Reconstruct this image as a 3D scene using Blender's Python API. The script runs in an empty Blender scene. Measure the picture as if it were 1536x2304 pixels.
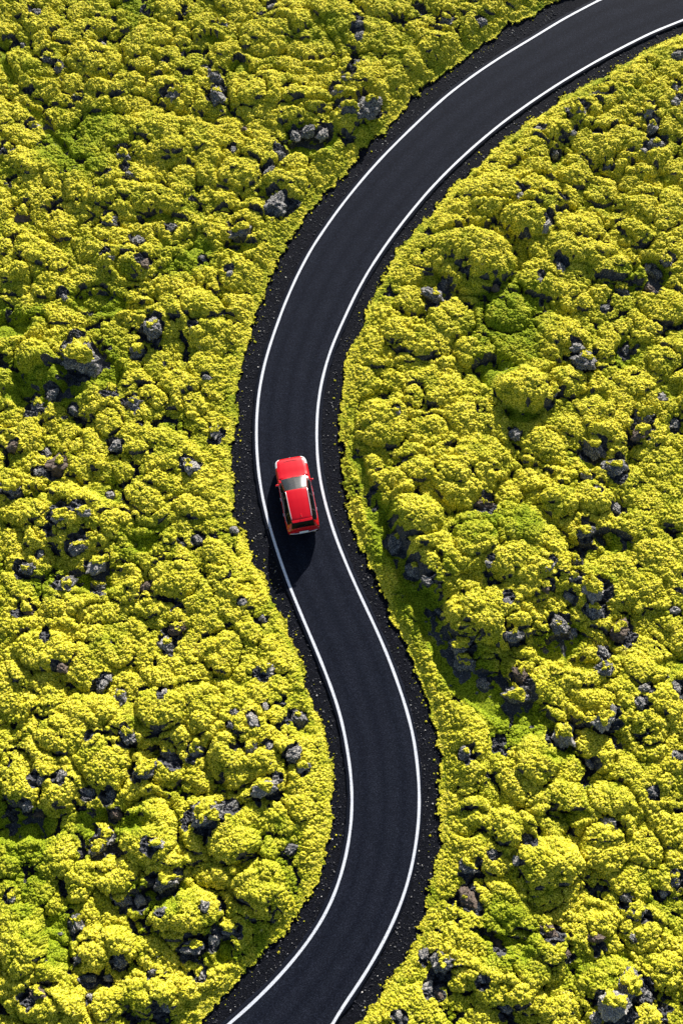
import bpy, math, random
import numpy as np
from mathutils import Vector, Matrix

# ------------------------------------------------------------------ camera, light, exposure
C = bpy.context.scene
COL = C.collection
PW, PH, FPX = 1536.0, 2304.0, 2300.0          # photo frame and focal length in its pixels
TH = math.radians(19.43)                        # tilt of the drone camera away from straight down
HC = 51.93                                     # drone height in metres
cam_d = bpy.data.cameras.new('camera')
cam = bpy.data.objects.new('camera', cam_d)
COL.objects.link(cam)
cam_d.sensor_fit = 'VERTICAL'
cam_d.sensor_height = 36.0
cam_d.lens = 36.0 * FPX / PH
cam_d.clip_start = 0.5
cam_d.clip_end = 3000
cam.location = (0, 0, HC)
cam.rotation_euler = (TH, 0, 0)
C.camera = cam

SUN_EL, SUN_AZ = math.radians(23.6), math.radians(14.8)
w = bpy.data.worlds.new('World')
C.world = w
w.use_nodes = True
nt = w.node_tree
sky = nt.nodes.new('ShaderNodeTexSky')
sky.sky_type = 'NISHITA'
sky.sun_disc = False
sky.sun_elevation = SUN_EL
sky.sun_rotation = SUN_AZ
bg = nt.nodes['Background']
nt.links.new(sky.outputs[0], bg.inputs[0])
bg.inputs[1].default_value = 0.07
sd = bpy.data.lights.new('sun', 'SUN')
sun = bpy.data.objects.new('sun', sd)
COL.objects.link(sun)
sd.energy = 5.0
sd.angle = math.radians(0.5)
sd.color = (1.0, 0.965, 0.91)
sv = Vector((math.sin(SUN_AZ) * math.cos(SUN_EL), math.cos(SUN_AZ) * math.cos(SUN_EL), math.sin(SUN_EL)))
sun.rotation_euler = sv.to_track_quat('Z', 'Y').to_euler()
sun.location = (10, 60, 40)
C.view_settings.view_transform = 'Standard'
C.view_settings.look = 'None'
C.view_settings.exposure = 0.95
C.view_settings.gamma = 1.0
C.cycles.max_bounces = 6
C.cycles.diffuse_bounces = 3

# ------------------------------------------------------------------ helpers
ST, CT = math.sin(TH), math.cos(TH)


def unproj(px, py, z=0.0):
    a = (px - PW / 2) / FPX
    v = (PH / 2 - py) / FPX
    t = (HC - z) / (CT - v * ST)
    return np.array([a * t, (ST + v * CT) * t, z])


def tag(o, label=None, cat=None, group=None, kind=None):
    if label: o['label'] = label
    if cat: o['category'] = cat
    if group: o['group'] = group
    if kind: o['kind'] = kind
    return o


def empty(name, loc=(0, 0, 0), rz=0.0):
    o = bpy.data.objects.new(name, None)
    o.empty_display_size = 0.2
    o.location = loc
    o.rotation_euler = (0, 0, rz)
    COL.objects.link(o)
    return o


def np_mesh(name, V, F, mat, parent=None, smooth=False, attrs=None, mats=None, midx=None):
    """V (n,3) F (m,k) -> one mesh object"""
    V = np.ascontiguousarray(V, dtype=np.float32)
    F = np.ascontiguousarray(F, dtype=np.int32)
    me = bpy.data.meshes.new(name)
    n, m, k = len(V), len(F), F.shape[1]
    me.vertices.add(n)
    me.vertices.foreach_set('co', V.ravel())
    me.loops.add(m * k)
    me.loops.foreach_set('vertex_index', F.ravel())
    me.polygons.add(m)
    me.polygons.foreach_set('loop_start', np.arange(0, m * k, k, dtype=np.int32))
    me.polygons.foreach_set('loop_total', np.full(m, k, dtype=np.int32))
    me.polygons.foreach_set('use_smooth', np.full(m, smooth, dtype=bool))
    for mt in (mats or [mat]):
        me.materials.append(mt)
    if midx is not None:
        me.polygons.foreach_set('material_index', np.ascontiguousarray(midx, dtype=np.int32))
    if attrs:
        for an, arr in attrs.items():
            at = me.attributes.new(an, 'FLOAT', 'POINT')
            at.data.foreach_set('value', np.ascontiguousarray(arr, dtype=np.float32))
    me.update(calc_edges=True)
    o = bpy.data.objects.new(name, me)
    COL.objects.link(o)
    if parent: o.parent = parent
    return o


def sub_mesh(V, F, sel):
    Fs = F[sel]
    u, inv = np.unique(Fs.ravel(), return_inverse=True)
    return V[u], inv.reshape(Fs.shape), u


def sstep(a, b, x):
    t = np.clip((x - a) / (b - a), 0, 1)
    return t * t * (3 - 2 * t)


# ------------------------------------------------------------------ noise (numpy)
def perlin(X, Y, scale, seed):
    rs = np.random.RandomState(seed)
    ang = rs.rand(256, 256) * 2 * np.pi
    gx, gy = np.cos(ang).astype(np.float32), np.sin(ang).astype(np.float32)
    x = (X / scale).astype(np.float32); y = (Y / scale).astype(np.float32)
    xi = np.floor(x).astype(np.int32); yi = np.floor(y).astype(np.int32)
    fx, fy = x - xi, y - yi
    u = fx * fx * fx * (fx * (fx * 6 - 15) + 10)
    v = fy * fy * fy * (fy * (fy * 6 - 15) + 10)
    x0, x1, y0, y1 = xi & 255, (xi + 1) & 255, yi & 255, (yi + 1) & 255
    def g(a, b, dx, dy): return gx[a, b] * dx + gy[a, b] * dy
    n0 = g(x0, y0, fx, fy) * (1 - u) + g(x1, y0, fx - 1, fy) * u
    n1 = g(x0, y1, fx, fy - 1) * (1 - u) + g(x1, y1, fx - 1, fy - 1) * u
    return (n0 * (1 - v) + n1 * v) * 1.4


def fbm(X, Y, scale, seed, oct=3):
    s = 0; a = 1.0; t = 0
    for i in range(oct):
        s = s + a * perlin(X, Y, scale / 2 ** i, seed + 17 * i)
        t += a; a *= 0.5
    return s / t


def domes(X, Y, cell, seed, rmin, rmax, fill=1.0, ang=0.0, stretch=1.0, vary=0.0, pw=.5):
    """union of half spheres on a jittered lattice: the cushion shape of moss"""
    rs = np.random.RandomState(seed)
    jx, jy, rr, on, hv = [rs.rand(128, 128).astype(np.float32) for _ in range(5)]
    c, s = math.cos(ang), math.sin(ang)
    x = ((c * X + s * Y) / (cell * stretch)).astype(np.float32)
    y = ((-s * X + c * Y) / cell).astype(np.float32)
    xi = np.floor(x).astype(np.int32); yi = np.floor(y).astype(np.int32)
    best = np.zeros_like(x)
    for dx in (-1, 0, 1):
        for dy in (-1, 0, 1):
            a, b = (xi + dx) & 127, (yi + dy) & 127
            r = (rmin + (rmax - rmin) * rr[a, b]) / cell
            ddx = x - (xi + dx) - jx[a, b]
            ddy = y - (yi + dy) - jy[a, b]
            q = 1 - (ddx * ddx + ddy * ddy) / (r * r)
            h = np.maximum(q, 0) ** pw * r * (1 - vary * hv[a, b])
            h = np.where(on[a, b] < fill, h, 0)
            np.maximum(best, h, out=best)
    return best * cell


# ------------------------------------------------------------------ traced layout (photo pixels)
LINE_L = [(1348,0),(1268,42),(1198,85),(1128,127),(1068,167),(1008,212),(958,257),(908,305),(863,350),(818,400),(768,462),(735,508),(700,560),(665,627),(636,695),(610,768),(594,822),(583,878),(577,938),(577,1008),(582,1068),(592,1128),(606,1183),(626,1248),(651,1318),(682,1393),(713,1465),(742,1538),(765,1605),(780,1676),(790,1746),(793,1806),(789,1866),(780,1921),(767,1971),(748,2026),(717,2084),(675,2143),(623,2203),(565,2261),(515,2304)]
LINE_R = [(1536,45),(1468,72),(1398,107),(1328,145),(1258,187),(1193,230),(1128,277),(1068,327),(1013,378),(963,430),(913,490),(868,550),(828,610),(798,665),(768,730),(750,770),(735,813),(721,868),(713,928),(712,993),(715,1048),(723,1098),(737,1153),(754,1208),(769,1245),(793,1303),(821,1363),(848,1420),(873,1478),(895,1538),(914,1595),(930,1656),(939,1721),(943,1776),(943,1836),(935,1906),(920,1978),(899,2041),(872,2101),(840,2160),(803,2220),(766,2270),(748,2304)]
EDGE_L = [(1248,0),(1218,20),(1148,50),(1088,95),(1038,130),(978,175),(928,215),(893,260),(863,290),(823,320),(798,360),(768,395),(740,425),(695,465),(670,505),(635,550),(615,600),(585,665),(565,725),(555,768),(545,803),(528,868),(522,968),(515,1068),(522,1158),(540,1208),(565,1253),(590,1308),(615,1358),(640,1413),(662,1468),(680,1518),(690,1546),(707,1601),(730,1656),(742,1726),(745,1816),(735,1906),(708,1976),(680,2036),(645,2086),(597,2131),(548,2186),(510,2231),(478,2262),(438,2304)]
EDGE_R = [(1536,80),(1488,100),(1448,120),(1393,155),(1363,172),(1313,195),(1268,225),(1233,250),(1188,280),(1138,320),(1098,350),(1058,390),(1013,435),(973,485),(933,525),(898,570),(868,620),(838,680),(810,742),(788,793),(778,843),(773,893),(770,968),(771,1043),(781,1118),(801,1183),(823,1243),(848,1298),(873,1353),(898,1403),(923,1458),(940,1508),(955,1551),(973,1591),(988,1636),(993,1711),(998,1786),(995,1886),(986,1961),(968,2016),(957,2076),(946,2126),(913,2166),(878,2221),(845,2261),(815,2304)]


def smooth_line(pts, step=0.25):
    P = np.array([unproj(x, y)[:2] for x, y in pts])
    d = np.r_[0, np.cumsum(np.hypot(*np.diff(P, axis=0).T))]
    n = int(d[-1] / step)
    t = np.linspace(0, d[-1], n)
    Q = np.stack([np.interp(t, d, P[:, i]) for i in (0, 1)], 1)
    for _ in range(14):
        R = Q.copy()
        R[1:-1] = (Q[:-2] + 2 * Q[1:-1] + Q[2:]) / 4
        Q = R
    return Q


def extend(Q, first, last, n=14, step=1.0):
    """carry a line on beyond the frame, along the given headings"""
    f = np.array(first) / np.hypot(*first); l = np.array(last) / np.hypot(*last)
    a = np.array([Q[0] + f * step * (i + 1) for i in range(n)])[::-1]
    b = np.array([Q[-1] + l * step * (i + 1) for i in range(n)])
    return np.vstack([a, Q, b])


lineL, lineR = smooth_line(LINE_L), smooth_line(LINE_R)
edgeL, edgeR = smooth_line(EDGE_L), smooth_line(EDGE_R)
UPD, DND = (0.93, 0.36), (-0.72, -0.70)       # headings beyond the top and bottom of the photo
lineL_x, lineR_x, edgeL_x, edgeR_x = [extend(q, UPD, DND, 60) for q in (lineL, lineR, edgeL, edgeR)]

# rocks: photo x, y, radius in photo px, tone (d dark basalt, p pale grey, b brown), cap of moss 0/1
ROCKS = [
(82,25,14,'d',0),(52,100,9,'d',0),(107,127,15,'d',1),(132,150,12,'d',1),(230,100,9,'p',0),(500,52,14,'d',1),(615,12,12,'p',0),(465,155,11,'p',0),(482,172,15,'d',0),(392,210,20,'d',0),(487,208,25,'d',0),(175,215,14,'d',1),(665,302,15,'d',0),(695,290,17,'d',0),(727,297,17,'p',0),(760,203,14,'p',1),(550,290,9,'b',0),(525,335,10,'d',0),(277,347,19,'d',1),(290,390,13,'d',0),(245,407,9,'p',0),(20,335,16,'d',1),(630,345,13,'d',0),(605,385,15,'d',0),(622,452,33,'d',0),(540,515,24,'d',1),(50,480,22,'b',1),(245,495,17,'d',1),(385,510,13,'d',0),(310,540,16,'d',0),(325,592,14,'b',0),(245,578,11,'d',0),(515,614,9,'p',0),(455,580,10,'d',0),(340,735,26,'d',0),(145,668,11,'d',0),(180,795,46,'d',1),(435,740,10,'d',0),(75,282,12,'p',1),(310,785,20,'d',1),(250,876,18,'p',1),(115,884,17,'d',0),(83,912,22,'d',0),(167,920,15,'d',0),(302,908,19,'d',0),(465,848,9,'p',0),(482,968,19,'p',1),(262,1000,17,'d',0),(427,1045,21,'p',0),(30,1002,15,'b',0),(107,1018,12,'p',0),(132,1042,25,'b',0),(83,1062,10,'d',0),(28,1095,22,'d',1),(247,1113,11,'p',0),(138,1158,22,'p',1),(185,1147,16,'p',1),(200,1205,13,'d',1),(172,1230,20,'d',0),(125,1196,16,'b',1),(90,1248,13,'p',0),(60,1280,20,'d',0),(222,1265,25,'p',1),(147,1315,21,'d',0),(222,1318,18,'d',0),(330,1318,15,'b',0),(445,1213,11,'d',0),(410,1223,10,'d',0),(60,1370,19,'b',1),(397,1413,22,'b',0),(375,1449,21,'p',0),(140,1502,13,'b',0),(545,1352,10,'p',0),(590,1390,11,'d',0),(595,1503,20,'p',1),(526,1190,11,'p',0),(243,1525,10,'d',0),
(888,925,11,'p',1),(912,1036,10,'d',0),(892,1213,27,'d',0),(932,1277,22,'d',0),(962,1305,13,'d',0),(1158,975,15,'d',0),(1243,878,20,'d',1),(1313,806,28,'d',0),(1298,778,16,'p',0),(1335,1000,29,'d',1),(1385,1050,27,'d',0),(1318,1068,14,'p',1),(1448,933,24,'d',1),(1443,968,20,'b',1),(1488,893,13,'p',0),(1518,950,16,'d',0),(1408,783,15,'d',0),(1088,1133,23,'b',0),(1318,1193,23,'d',1),(1383,1143,15,'d',0),(1338,1108,13,'p',1),(1098,1268,9,'d',0),(1233,1273,15,'p',1),(1293,1258,16,'d',1),(1293,1298,16,'p',1),(1228,1318,15,'b',1),(1278,1343,16,'p',0),(1338,1327,28,'p',1),(1338,1370,22,'d',0),(1138,1354,13,'d',0),(1258,1404,25,'d',0),(1155,1428,23,'d',0),(1290,1423,13,'d',0),(1393,1418,26,'b',0),(1518,1373,13,'p',0),(1038,1450,29,'d',1),(1045,1488,25,'d',0),(1358,1468,15,'d',0),(1363,1503,21,'d',0),(1168,1518,20,'b',0),(988,1375,11,'d',0),
(1165,1561,32,'d',1),(1088,1537,15,'d',0),(1358,1620,24,'p',1),(1268,1651,30,'p',1),(1380,1598,15,'d',0),(1438,1580,15,'d',0),(1448,1546,15,'p',0),(1520,1546,17,'d',0),(1048,1690,19,'d',0),(1325,1716,13,'d',0),(1463,1780,17,'d',0),(1368,1850,17,'p',0),(1518,1700,12,'d',0),(1108,1920,13,'d',0),(1183,1886,14,'d',0),(1163,1936,10,'p',0),(1055,1950,23,'d',1),(1073,2042,13,'p',0),(1050,2018,24,'b',0),(1408,2020,17,'d',0),(1433,2050,23,'d',1),(1518,1980,19,'d',0),(1493,2008,11,'p',0),(1233,2094,21,'b',0),(1118,2123,16,'b',0),(1343,2110,20,'b',0),(1423,2108,9,'p',0),(1273,2146,13,'b',0),(990,2165,28,'d',0),(955,2146,13,'d',0),(963,2220,15,'p',0),(988,2240,10,'b',0),(1083,2200,13,'d',0),(1138,2270,15,'p',0),(1383,2258,36,'p',1),(1420,2216,30,'d',1),(1453,2240,15,'d',0),(1343,2290,15,'d',0),(898,2285,13,'p',0),
(270,1566,19,'d',0),(230,1543,14,'d',0),(370,1561,13,'p',0),(287,1655,19,'d',0),(320,1731,26,'d',1),(375,1683,23,'d',1),(386,1708,17,'d',0),(440,1683,20,'p',1),(530,1606,11,'d',0),(567,1620,17,'p',0),(520,1631,10,'d',0),(595,1588,10,'p',0),(670,1611,20,'d',0),(565,1678,15,'p',1),(605,1678,13,'p',0),(660,1696,17,'d',0),(682,1724,16,'p',1),(597,1770,29,'p',1),(620,1750,13,'d',0),(212,1656,11,'d',0),(92,1753,15,'d',0),(138,1746,16,'d',0),(200,1783,16,'d',0),(250,1785,17,'d',0),(60,1811,14,'d',0),(87,1831,11,'b',0),(260,1828,17,'b',0),(460,1832,37,'d',1),(492,1803,21,'p',1),(525,1811,14,'d',0),(222,1908,22,'d',1),(240,1880,20,'p',1),(350,1898,17,'p',1),(655,1908,14,'d',0),(370,1982,31,'d',1),(402,1968,16,'p',0),(272,2022,23,'d',1),(312,2027,16,'p',0),(172,2080,21,'d',0),(370,2050,10,'p',0),(460,2040,12,'p',0),(435,2128,26,'d',0),(478,2116,14,'p',0),(515,2087,23,'d',1),(246,2201,13,'p',0),(445,2187,18,'p',1),(345,2187,12,'d',0),(270,2162,17,'d',0),(200,2202,15,'d',0),(176,2158,11,'p',0),(80,2234,21,'b',0),(205,2244,10,'p',0),(375,2267,12,'p',0),(25,2016,15,'p',1),
(1003,42,17,'d',1),(808,50,11,'d',0),(808,77,15,'d',0),(803,142,12,'d',0),(783,173,15,'p',1),(828,232,30,'d',0),(784,240,27,'d',1),(1083,45,13,'d',0),(1528,120,15,'d',0),(1513,190,15,'d',1),(1523,226,13,'p',0),(1353,206,19,'p',1),(1298,246,20,'d',1),(1210,291,11,'p',0),(1290,296,9,'p',0),(1338,303,10,'d',0),(1458,246,16,'p',1),(1468,281,18,'d',0),(1475,322,20,'d',0),(1448,340,12,'p',0),(1248,346,11,'d',0),(1368,370,12,'d',1),(1258,450,13,'d',0),(1168,441,11,'p',0),(1228,506,15,'p',0),(1253,486,9,'b',0),(1258,600,17,'d',0),(1478,616,16,'d',0),(1503,586,15,'d',1),(1458,601,13,'p',0),(1398,646,18,'d',1),(978,662,26,'d',0),(1003,636,15,'d',0),(1213,630,10,'d',0),(1363,691,12,'d',0),(1463,650,15,'b',0),(1113,645,10,'b',0),
]
# hollows between cushions, where the ground drops: x, y, rx, ry (px), turn (deg, clockwise), depth (m)
HOLLOWS = [
(705,335,55,28,-20,.9),(115,872,75,36,10,1.0),(70,905,50,25,10,.7),(235,835,28,60,-35,.9),(140,850,50,22,0,.9),(60,1855,70,34,0,.9),(250,1850,90,24,0,.7),(230,690,60,26,10,.7),(30,745,50,30,0,.8),(345,2025,60,20,0,.7),(140,2120,30,60,-10,.8),(1110,850,45,40,0,.7),(1180,1612,46,28,10,.8),(1250,1462,40,30,0,.9),(1290,1500,50,16,10,.5),(1258,1690,34,18,0,.6),(230,1305,70,28,0,.9),(330,1225,34,24,0,.8),(975,650,36,34,0,.8),(540,565,40,18,0,.6),(440,560,30,40,-30,.7),(1330,905,30,20,0,.5),(1170,945,40,18,0,.7),(1370,1225,45,20,20,.7),(1325,1035,28,36,0,.8),(505,2140,20,30,0,.9),(490,1790,16,44,20,.8),(700,1640,24,20,0,.5),(370,505,50,14,0,.7),(480,105,30,14,0,.6),(540,160,26,20,-20,.6),(680,250,60,10,-12,.6),(1200,1060,18,24,0,.3),(820,1290,10,20,-30,.3),(1390,650,56,18,10,.8),(1465,620,26,40,-20,.8),(1400,800,20,34,0,.8),(1500,880,30,20,0,.5),(1270,1840,50,16,0,.5),(1320,2050,30,14,0,.4),(1120,2110,60,12,10,.6),(560,1940,30,24,0,.6),(470,2260,60,16,0,.5),(900,1330,26,16,0,.4),(30,600,18,34,0,.4),(110,300,14,90,-38,.7),(20,160,10,60,-10,.6),(985,90,40,14,10,.4),
(240,1105,30,50,-30,.5),(120,1130,50,16,20,.5),(640,1300,16,26,0,.3),(880,800,26,14,0,.4),(1510,1500,40,14,0,.5),(300,1600,20,50,-20,.5),(310,700,60,12,-10,.5),(1250,380,20,40,0,.5),(1480,420,40,20,0,.5),
]
# the trench along the foot of the big cushions east of the road, as a polyline of (x, y, half width px, depth m)
TRENCH = [(785,920,9,.35),(795,1000,13,.5),(812,1065,17,.7),(835,1130,24,.9),(862,1200,28,1.0),(900,1270,32,1.1),(945,1345,36,1.1),(975,1410,34,1.1),(1000,1480,38,1.1),(1045,1540,44,1.1),(1120,1590,40,1.0),(1180,1600,30,.7)]
# large cushions and ridges: x, y, rx, ry (px), turn, height (m)
MOUNDS = [
(1130,1250,150,110,15,1.2),(1090,1380,110,80,20,1.1),(940,1180,60,100,-20,1.0),(1000,1300,50,90,-25,.9),(1000,1080,120,90,0,.6),(1060,600,90,80,30,.8),(1130,470,140,90,20,.7),(1170,890,70,55,0,.7),(1300,560,80,60,0,.5),(180,800,50,50,0,.3),(110,830,60,60,30,.6),(160,1180,110,80,0,.9),(250,440,110,80,20,.5),(620,240,110,70,0,.6),(700,60,120,60,0,.4),(360,320,120,70,0,.5),(270,580,80,60,30,.5),(450,240,70,50,0,.4),(150,1490,120,90,0,.6),(330,1600,130,90,0,.6),(560,1640,110,90,0,.5),(150,1640,110,90,0,.6),(100,1760,90,60,0,.5),(470,1850,70,60,0,.5),(350,1920,90,50,0,.5),(420,2060,80,50,-15,.7),(550,1930,80,60,0,.5),(600,2030,70,50,0,.4),(300,1990,60,50,0,.4),(1150,1870,50,50,0,.5),(1230,1960,90,70,0,.6),(1340,1830,90,60,0,.4),(1130,2200,80,60,0,.6),(1220,2150,60,60,0,.5),(1380,2240,90,80,0,.7),(1210,1750,110,80,30,.5),(1400,1570,120,90,0,.5),(1330,1360,60,90,0,.5),(1240,1140,60,60,0,.5),(1330,1130,50,40,0,.4),(1410,940,110,80,0,.4),(1260,780,60,60,0,.4),(1460,500,90,80,0,.5),(1230,280,110,60,-30,.4),(1420,330,90,90,0,.4),(1260,1560,80,60,0,.5),(60,600,70,60,0,.4),(90,420,60,80,0,.4),(430,720,90,60,0,.4),(560,740,60,60,0,.4),(90,2150,90,70,0,.6),(250,2130,60,60,0,.5),(350,2230,80,50,0,.5),(120,2260,90,40,0,.4),
]
# single cushions that can be told apart: x, y, rx, ry (px), turn
CUSHIONS = [
(195,85,72,30,-15),(330,110,60,40,-20),(75,160,60,30,30),(215,150,65,50,30),(170,195,32,28,20),(330,160,30,25,0),(315,255,60,30,20),(430,235,22,24,0),(600,100,60,50,0),(700,120,50,40,0),(570,225,32,36,0),(690,240,55,34,15),(140,270,45,30,0),(600,310,50,25,10),(520,360,25,18,0),(545,400,45,40,0),(410,420,30,40,0),(350,460,70,35,10),(240,465,28,26,0),(300,450,35,30,0),(170,495,50,25,10),(260,545,42,30,20),(150,530,35,30,0),(660,380,35,28,0),(560,510,40,28,20),(420,540,28,34,0),(500,520,35,40,20),(100,590,70,35,30),(40,650,38,35,0),(210,680,35,28,0),(310,615,45,28,20),(400,655,40,30,0),(460,700,50,40,20),(90,750,35,25,0),(330,700,30,25,0),(545,630,50,45,20),
(90,823,40,52,-15),(238,845,32,42,-10),(295,845,20,20,0),(250,960,35,34,-10),(118,970,24,18,0),(350,900,40,25,30),(440,920,28,35,20),(180,1010,20,22,0),(30,950,30,25,0),(430,1150,38,28,0),(330,1130,50,30,25),(270,1190,38,30,0),(290,1220,24,20,0),(360,1240,28,24,0),(490,1250,30,28,20),(395,1310,55,38,0),(280,1320,45,45,0),(150,1110,35,25,0),(115,1470,65,45,15),(240,1390,60,28,0),(500,1470,45,45,20),(620,1470,30,45,-10),(60,1160,50,30,0),(40,1230,30,25,0),(340,1370,30,22,0),(560,1330,22,18,0),
(885,865,28,26,0),(870,800,18,22,0),(885,905,18,15,0),(860,960,60,60,30),(960,980,50,35,0),(930,900,28,28,0),(1175,895,60,48,0),(1270,870,38,40,0),(1210,1010,70,35,35),(940,1070,38,25,20),(870,1090,40,25,0),(1250,1140,45,42,10),(1325,1130,42,36,15),(1140,1125,32,36,0),(1190,1085,45,28,0),(930,1170,65,50,0),(955,1275,26,32,-10),(1060,1230,50,40,0),(1280,1050,24,18,0),(1218,1370,55,28,-15),(1155,1410,28,20,0),(1175,1470,30,20,0),(1045,1430,25,25,0),(1250,1485,24,22,0),(1090,1500,30,20,0),(1010,1390,30,20,20),(1330,1440,35,20,0),(1485,820,38,28,10),(1420,870,45,30,0),
(1225,1620,35,28,0),(1320,1580,45,28,10),(1200,1710,50,60,30),(1330,1690,35,55,-30),(1130,1865,52,35,10),(1215,1855,50,40,15),(1230,1940,70,60,0),(1220,2020,34,28,0),(1350,1910,50,50,0),(1440,1910,50,35,10),(1370,1800,50,40,0),(1170,2120,38,30,0),(1240,2130,36,32,0),(1190,2180,40,28,0),(1040,2200,38,28,0),(1090,2240,45,25,-20),(1180,2240,50,32,0),(1090,2290,50,28,0),(1430,2100,40,35,0),(975,2115,22,14,0),(1450,1640,40,40,0),(1040,1740,35,50,-20),(1050,1850,38,28,0),(1250,2280,50,30,0),(1480,2180,40,40,0),
(215,1600,60,40,0),(150,1660,60,40,0),(45,1730,40,30,0),(60,1780,42,40,-35),(240,1720,55,60,-20),(145,1790,42,30,10),(370,1600,60,45,10),(460,1600,40,50,20),(340,1870,65,70,10),(520,1720,45,60,-15),(600,1740,45,50,-20),(380,1740,40,35,0),(530,1880,60,58,20),(600,1840,60,40,10),(90,2000,32,40,20),(190,1980,40,50,30),(130,1930,45,50,20),(270,1970,50,45,15),(370,1940,45,35,0),(420,2050,80,42,-15),(590,1990,60,50,0),(480,1970,50,30,20),(60,2110,60,75,0),(215,2150,35,35,0),(270,2110,40,35,0),(350,2150,55,30,10),(340,2230,60,35,0),(250,2260,45,40,20),(100,2270,50,30,0),(25,2030,28,45,0),(115,2190,30,30,0),(410,2190,25,18,0),(500,2200,50,30,-20),(620,2030,50,45,0),(260,2220,18,18,0),
(1010,560,50,40,20),(1080,590,80,60,40),(960,590,40,30,0),(1010,730,50,50,0),(1100,440,70,40,10),(1180,520,60,40,10),(1240,580,60,45,20),(1340,600,70,50,20),(1220,640,60,50,20),(1290,690,40,28,0),(1140,720,50,45,0),(1490,700,55,45,0),(1280,640,40,50,-10),(1420,540,50,35,0),(1300,520,60,40,0),(1350,440,40,35,0),(1290,400,45,45,0),(1250,310,40,28,0),(1330,340,55,40,20),(1400,330,45,35,0),(1210,440,45,30,0),(1110,380,50,30,-20),(1300,260,50,25,0),(1420,180,50,35,0),(1180,350,50,30,0),(930,680,45,35,0),(890,750,35,35,0),(960,780,60,40,10),(1060,800,40,40,0),(1500,480,35,60,20),(1440,420,50,40,10),
]
# patches of the greener kind of moss: x, y, rx, ry, strength
GREEN = [
(200,340,110,100,.9),(190,300,80,60,.5),(1140,730,90,110,1.0),(1120,820,60,50,.8),(60,1960,80,120,.8),(30,1850,60,60,1.0),(1150,2080,70,90,.9),(1170,2020,70,40,.5),(1110,1190,120,50,.8),(120,870,120,60,.9),(250,840,40,70,.8),(210,690,70,40,.8),(50,730,80,40,1.0),(700,330,70,40,1.0),(330,1230,60,60,.6),(800,100,120,60,.4),(100,160,70,40,.4),(290,40,60,60,.6),(830,300,40,40,.6),(640,540,50,40,.6),(400,600,120,60,.4),(1300,90,70,50,.3),(1160,1620,80,50,.9),(1040,1500,60,60,1.0),(940,1350,50,70,1.0),(860,1200,30,80,1.0),(1260,1440,60,40,1.0),(360,2020,80,40,.9),(140,2110,50,60,.8),(540,900,40,40,.3),(1330,2160,60,90,.4),(1460,1100,80,120,.35),(1430,640,70,30,.8),(620,1900,50,60,.4),(640,2000,70,60,.4),(150,1320,90,40,.6),(540,2100,90,50,.6),(1250,1700,40,20,.7),(1250,1850,60,30,.5),(280,1850,90,40,.9),
]


def seg_dist(X, Y, L, chunk=400000):
    """distance to a polyline"""
    out = np.full(X.shape, 1e9, dtype=np.float32)
    xf, yf = X.ravel(), Y.ravel(); of = out.ravel()
    for s in range(0, len(xf), chunk):
        x = xf[s:s + chunk]; y = yf[s:s + chunk]
        b = np.full(x.shape, 1e9, dtype=np.float32)
        for i in range(len(L) - 1):
            ax, ay = L[i]; dx, dy = L[i + 1] - L[i]
            t = np.clip(((x - ax) * dx + (y - ay) * dy) / (dx * dx + dy * dy), 0, 1)
            d = (x - ax - t * dx) ** 2 + (y - ay - t * dy) ** 2
            np.minimum(b, d, out=b)
        of[s:s + chunk] = np.sqrt(b)
    return of.reshape(X.shape)


def inside_corridor(X, Y, A, B):
    """True between the two polylines, by even-odd crossing of the closed outline"""
    P = np.vstack([A, B[::-1]])
    ins = np.zeros(X.shape, dtype=bool)
    n = len(P)
    for i in range(n):
        x0, y0 = P[i]; x1, y1 = P[(i + 1) % n]
        if y0 == y1: continue
        c = (y0 > Y) != (y1 > Y)
        ins ^= c & (X < (x1 - x0) * (Y - y0) / (y1 - y0) + x0)
    return ins


def edge_signed(X, Y):
    """metres outside the moss edge (negative on the road side)"""
    sA, sB = edgeL_x[::4], edgeR_x[::4]
    d = np.minimum(seg_dist(X, Y, sA), seg_dist(X, Y, sB))
    return np.where(inside_corridor(X, Y, sA, sB), -d, d)


def ell(X, Y, px, py, rx, ry, rot=0.0, z=0.0):
    """normalised squared distance in an ellipse given in photo pixels; only where it matters"""
    c = unproj(px, py, z)
    s = FPX / ((HC - z) / (CT - (PH / 2 - py) / FPX * ST))       # px per metre there
    a = math.radians(-rot)
    dx, dy = X - c[0], Y - c[1]
    u = (math.cos(a) * dx + math.sin(a) * dy) * s / rx
    v = (-math.sin(a) * dx + math.cos(a) * dy) * s / ry
    return u * u + v * v


RW = []
for (px, py, r, tone, cap) in ROCKS:
    c = unproj(px, py, 0.35)
    s = FPX / ((HC - .35) / (CT - (PH / 2 - py) / FPX * ST))
    RW.append((c[0], c[1], 1.12 * r / s))


LAT = {}


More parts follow.
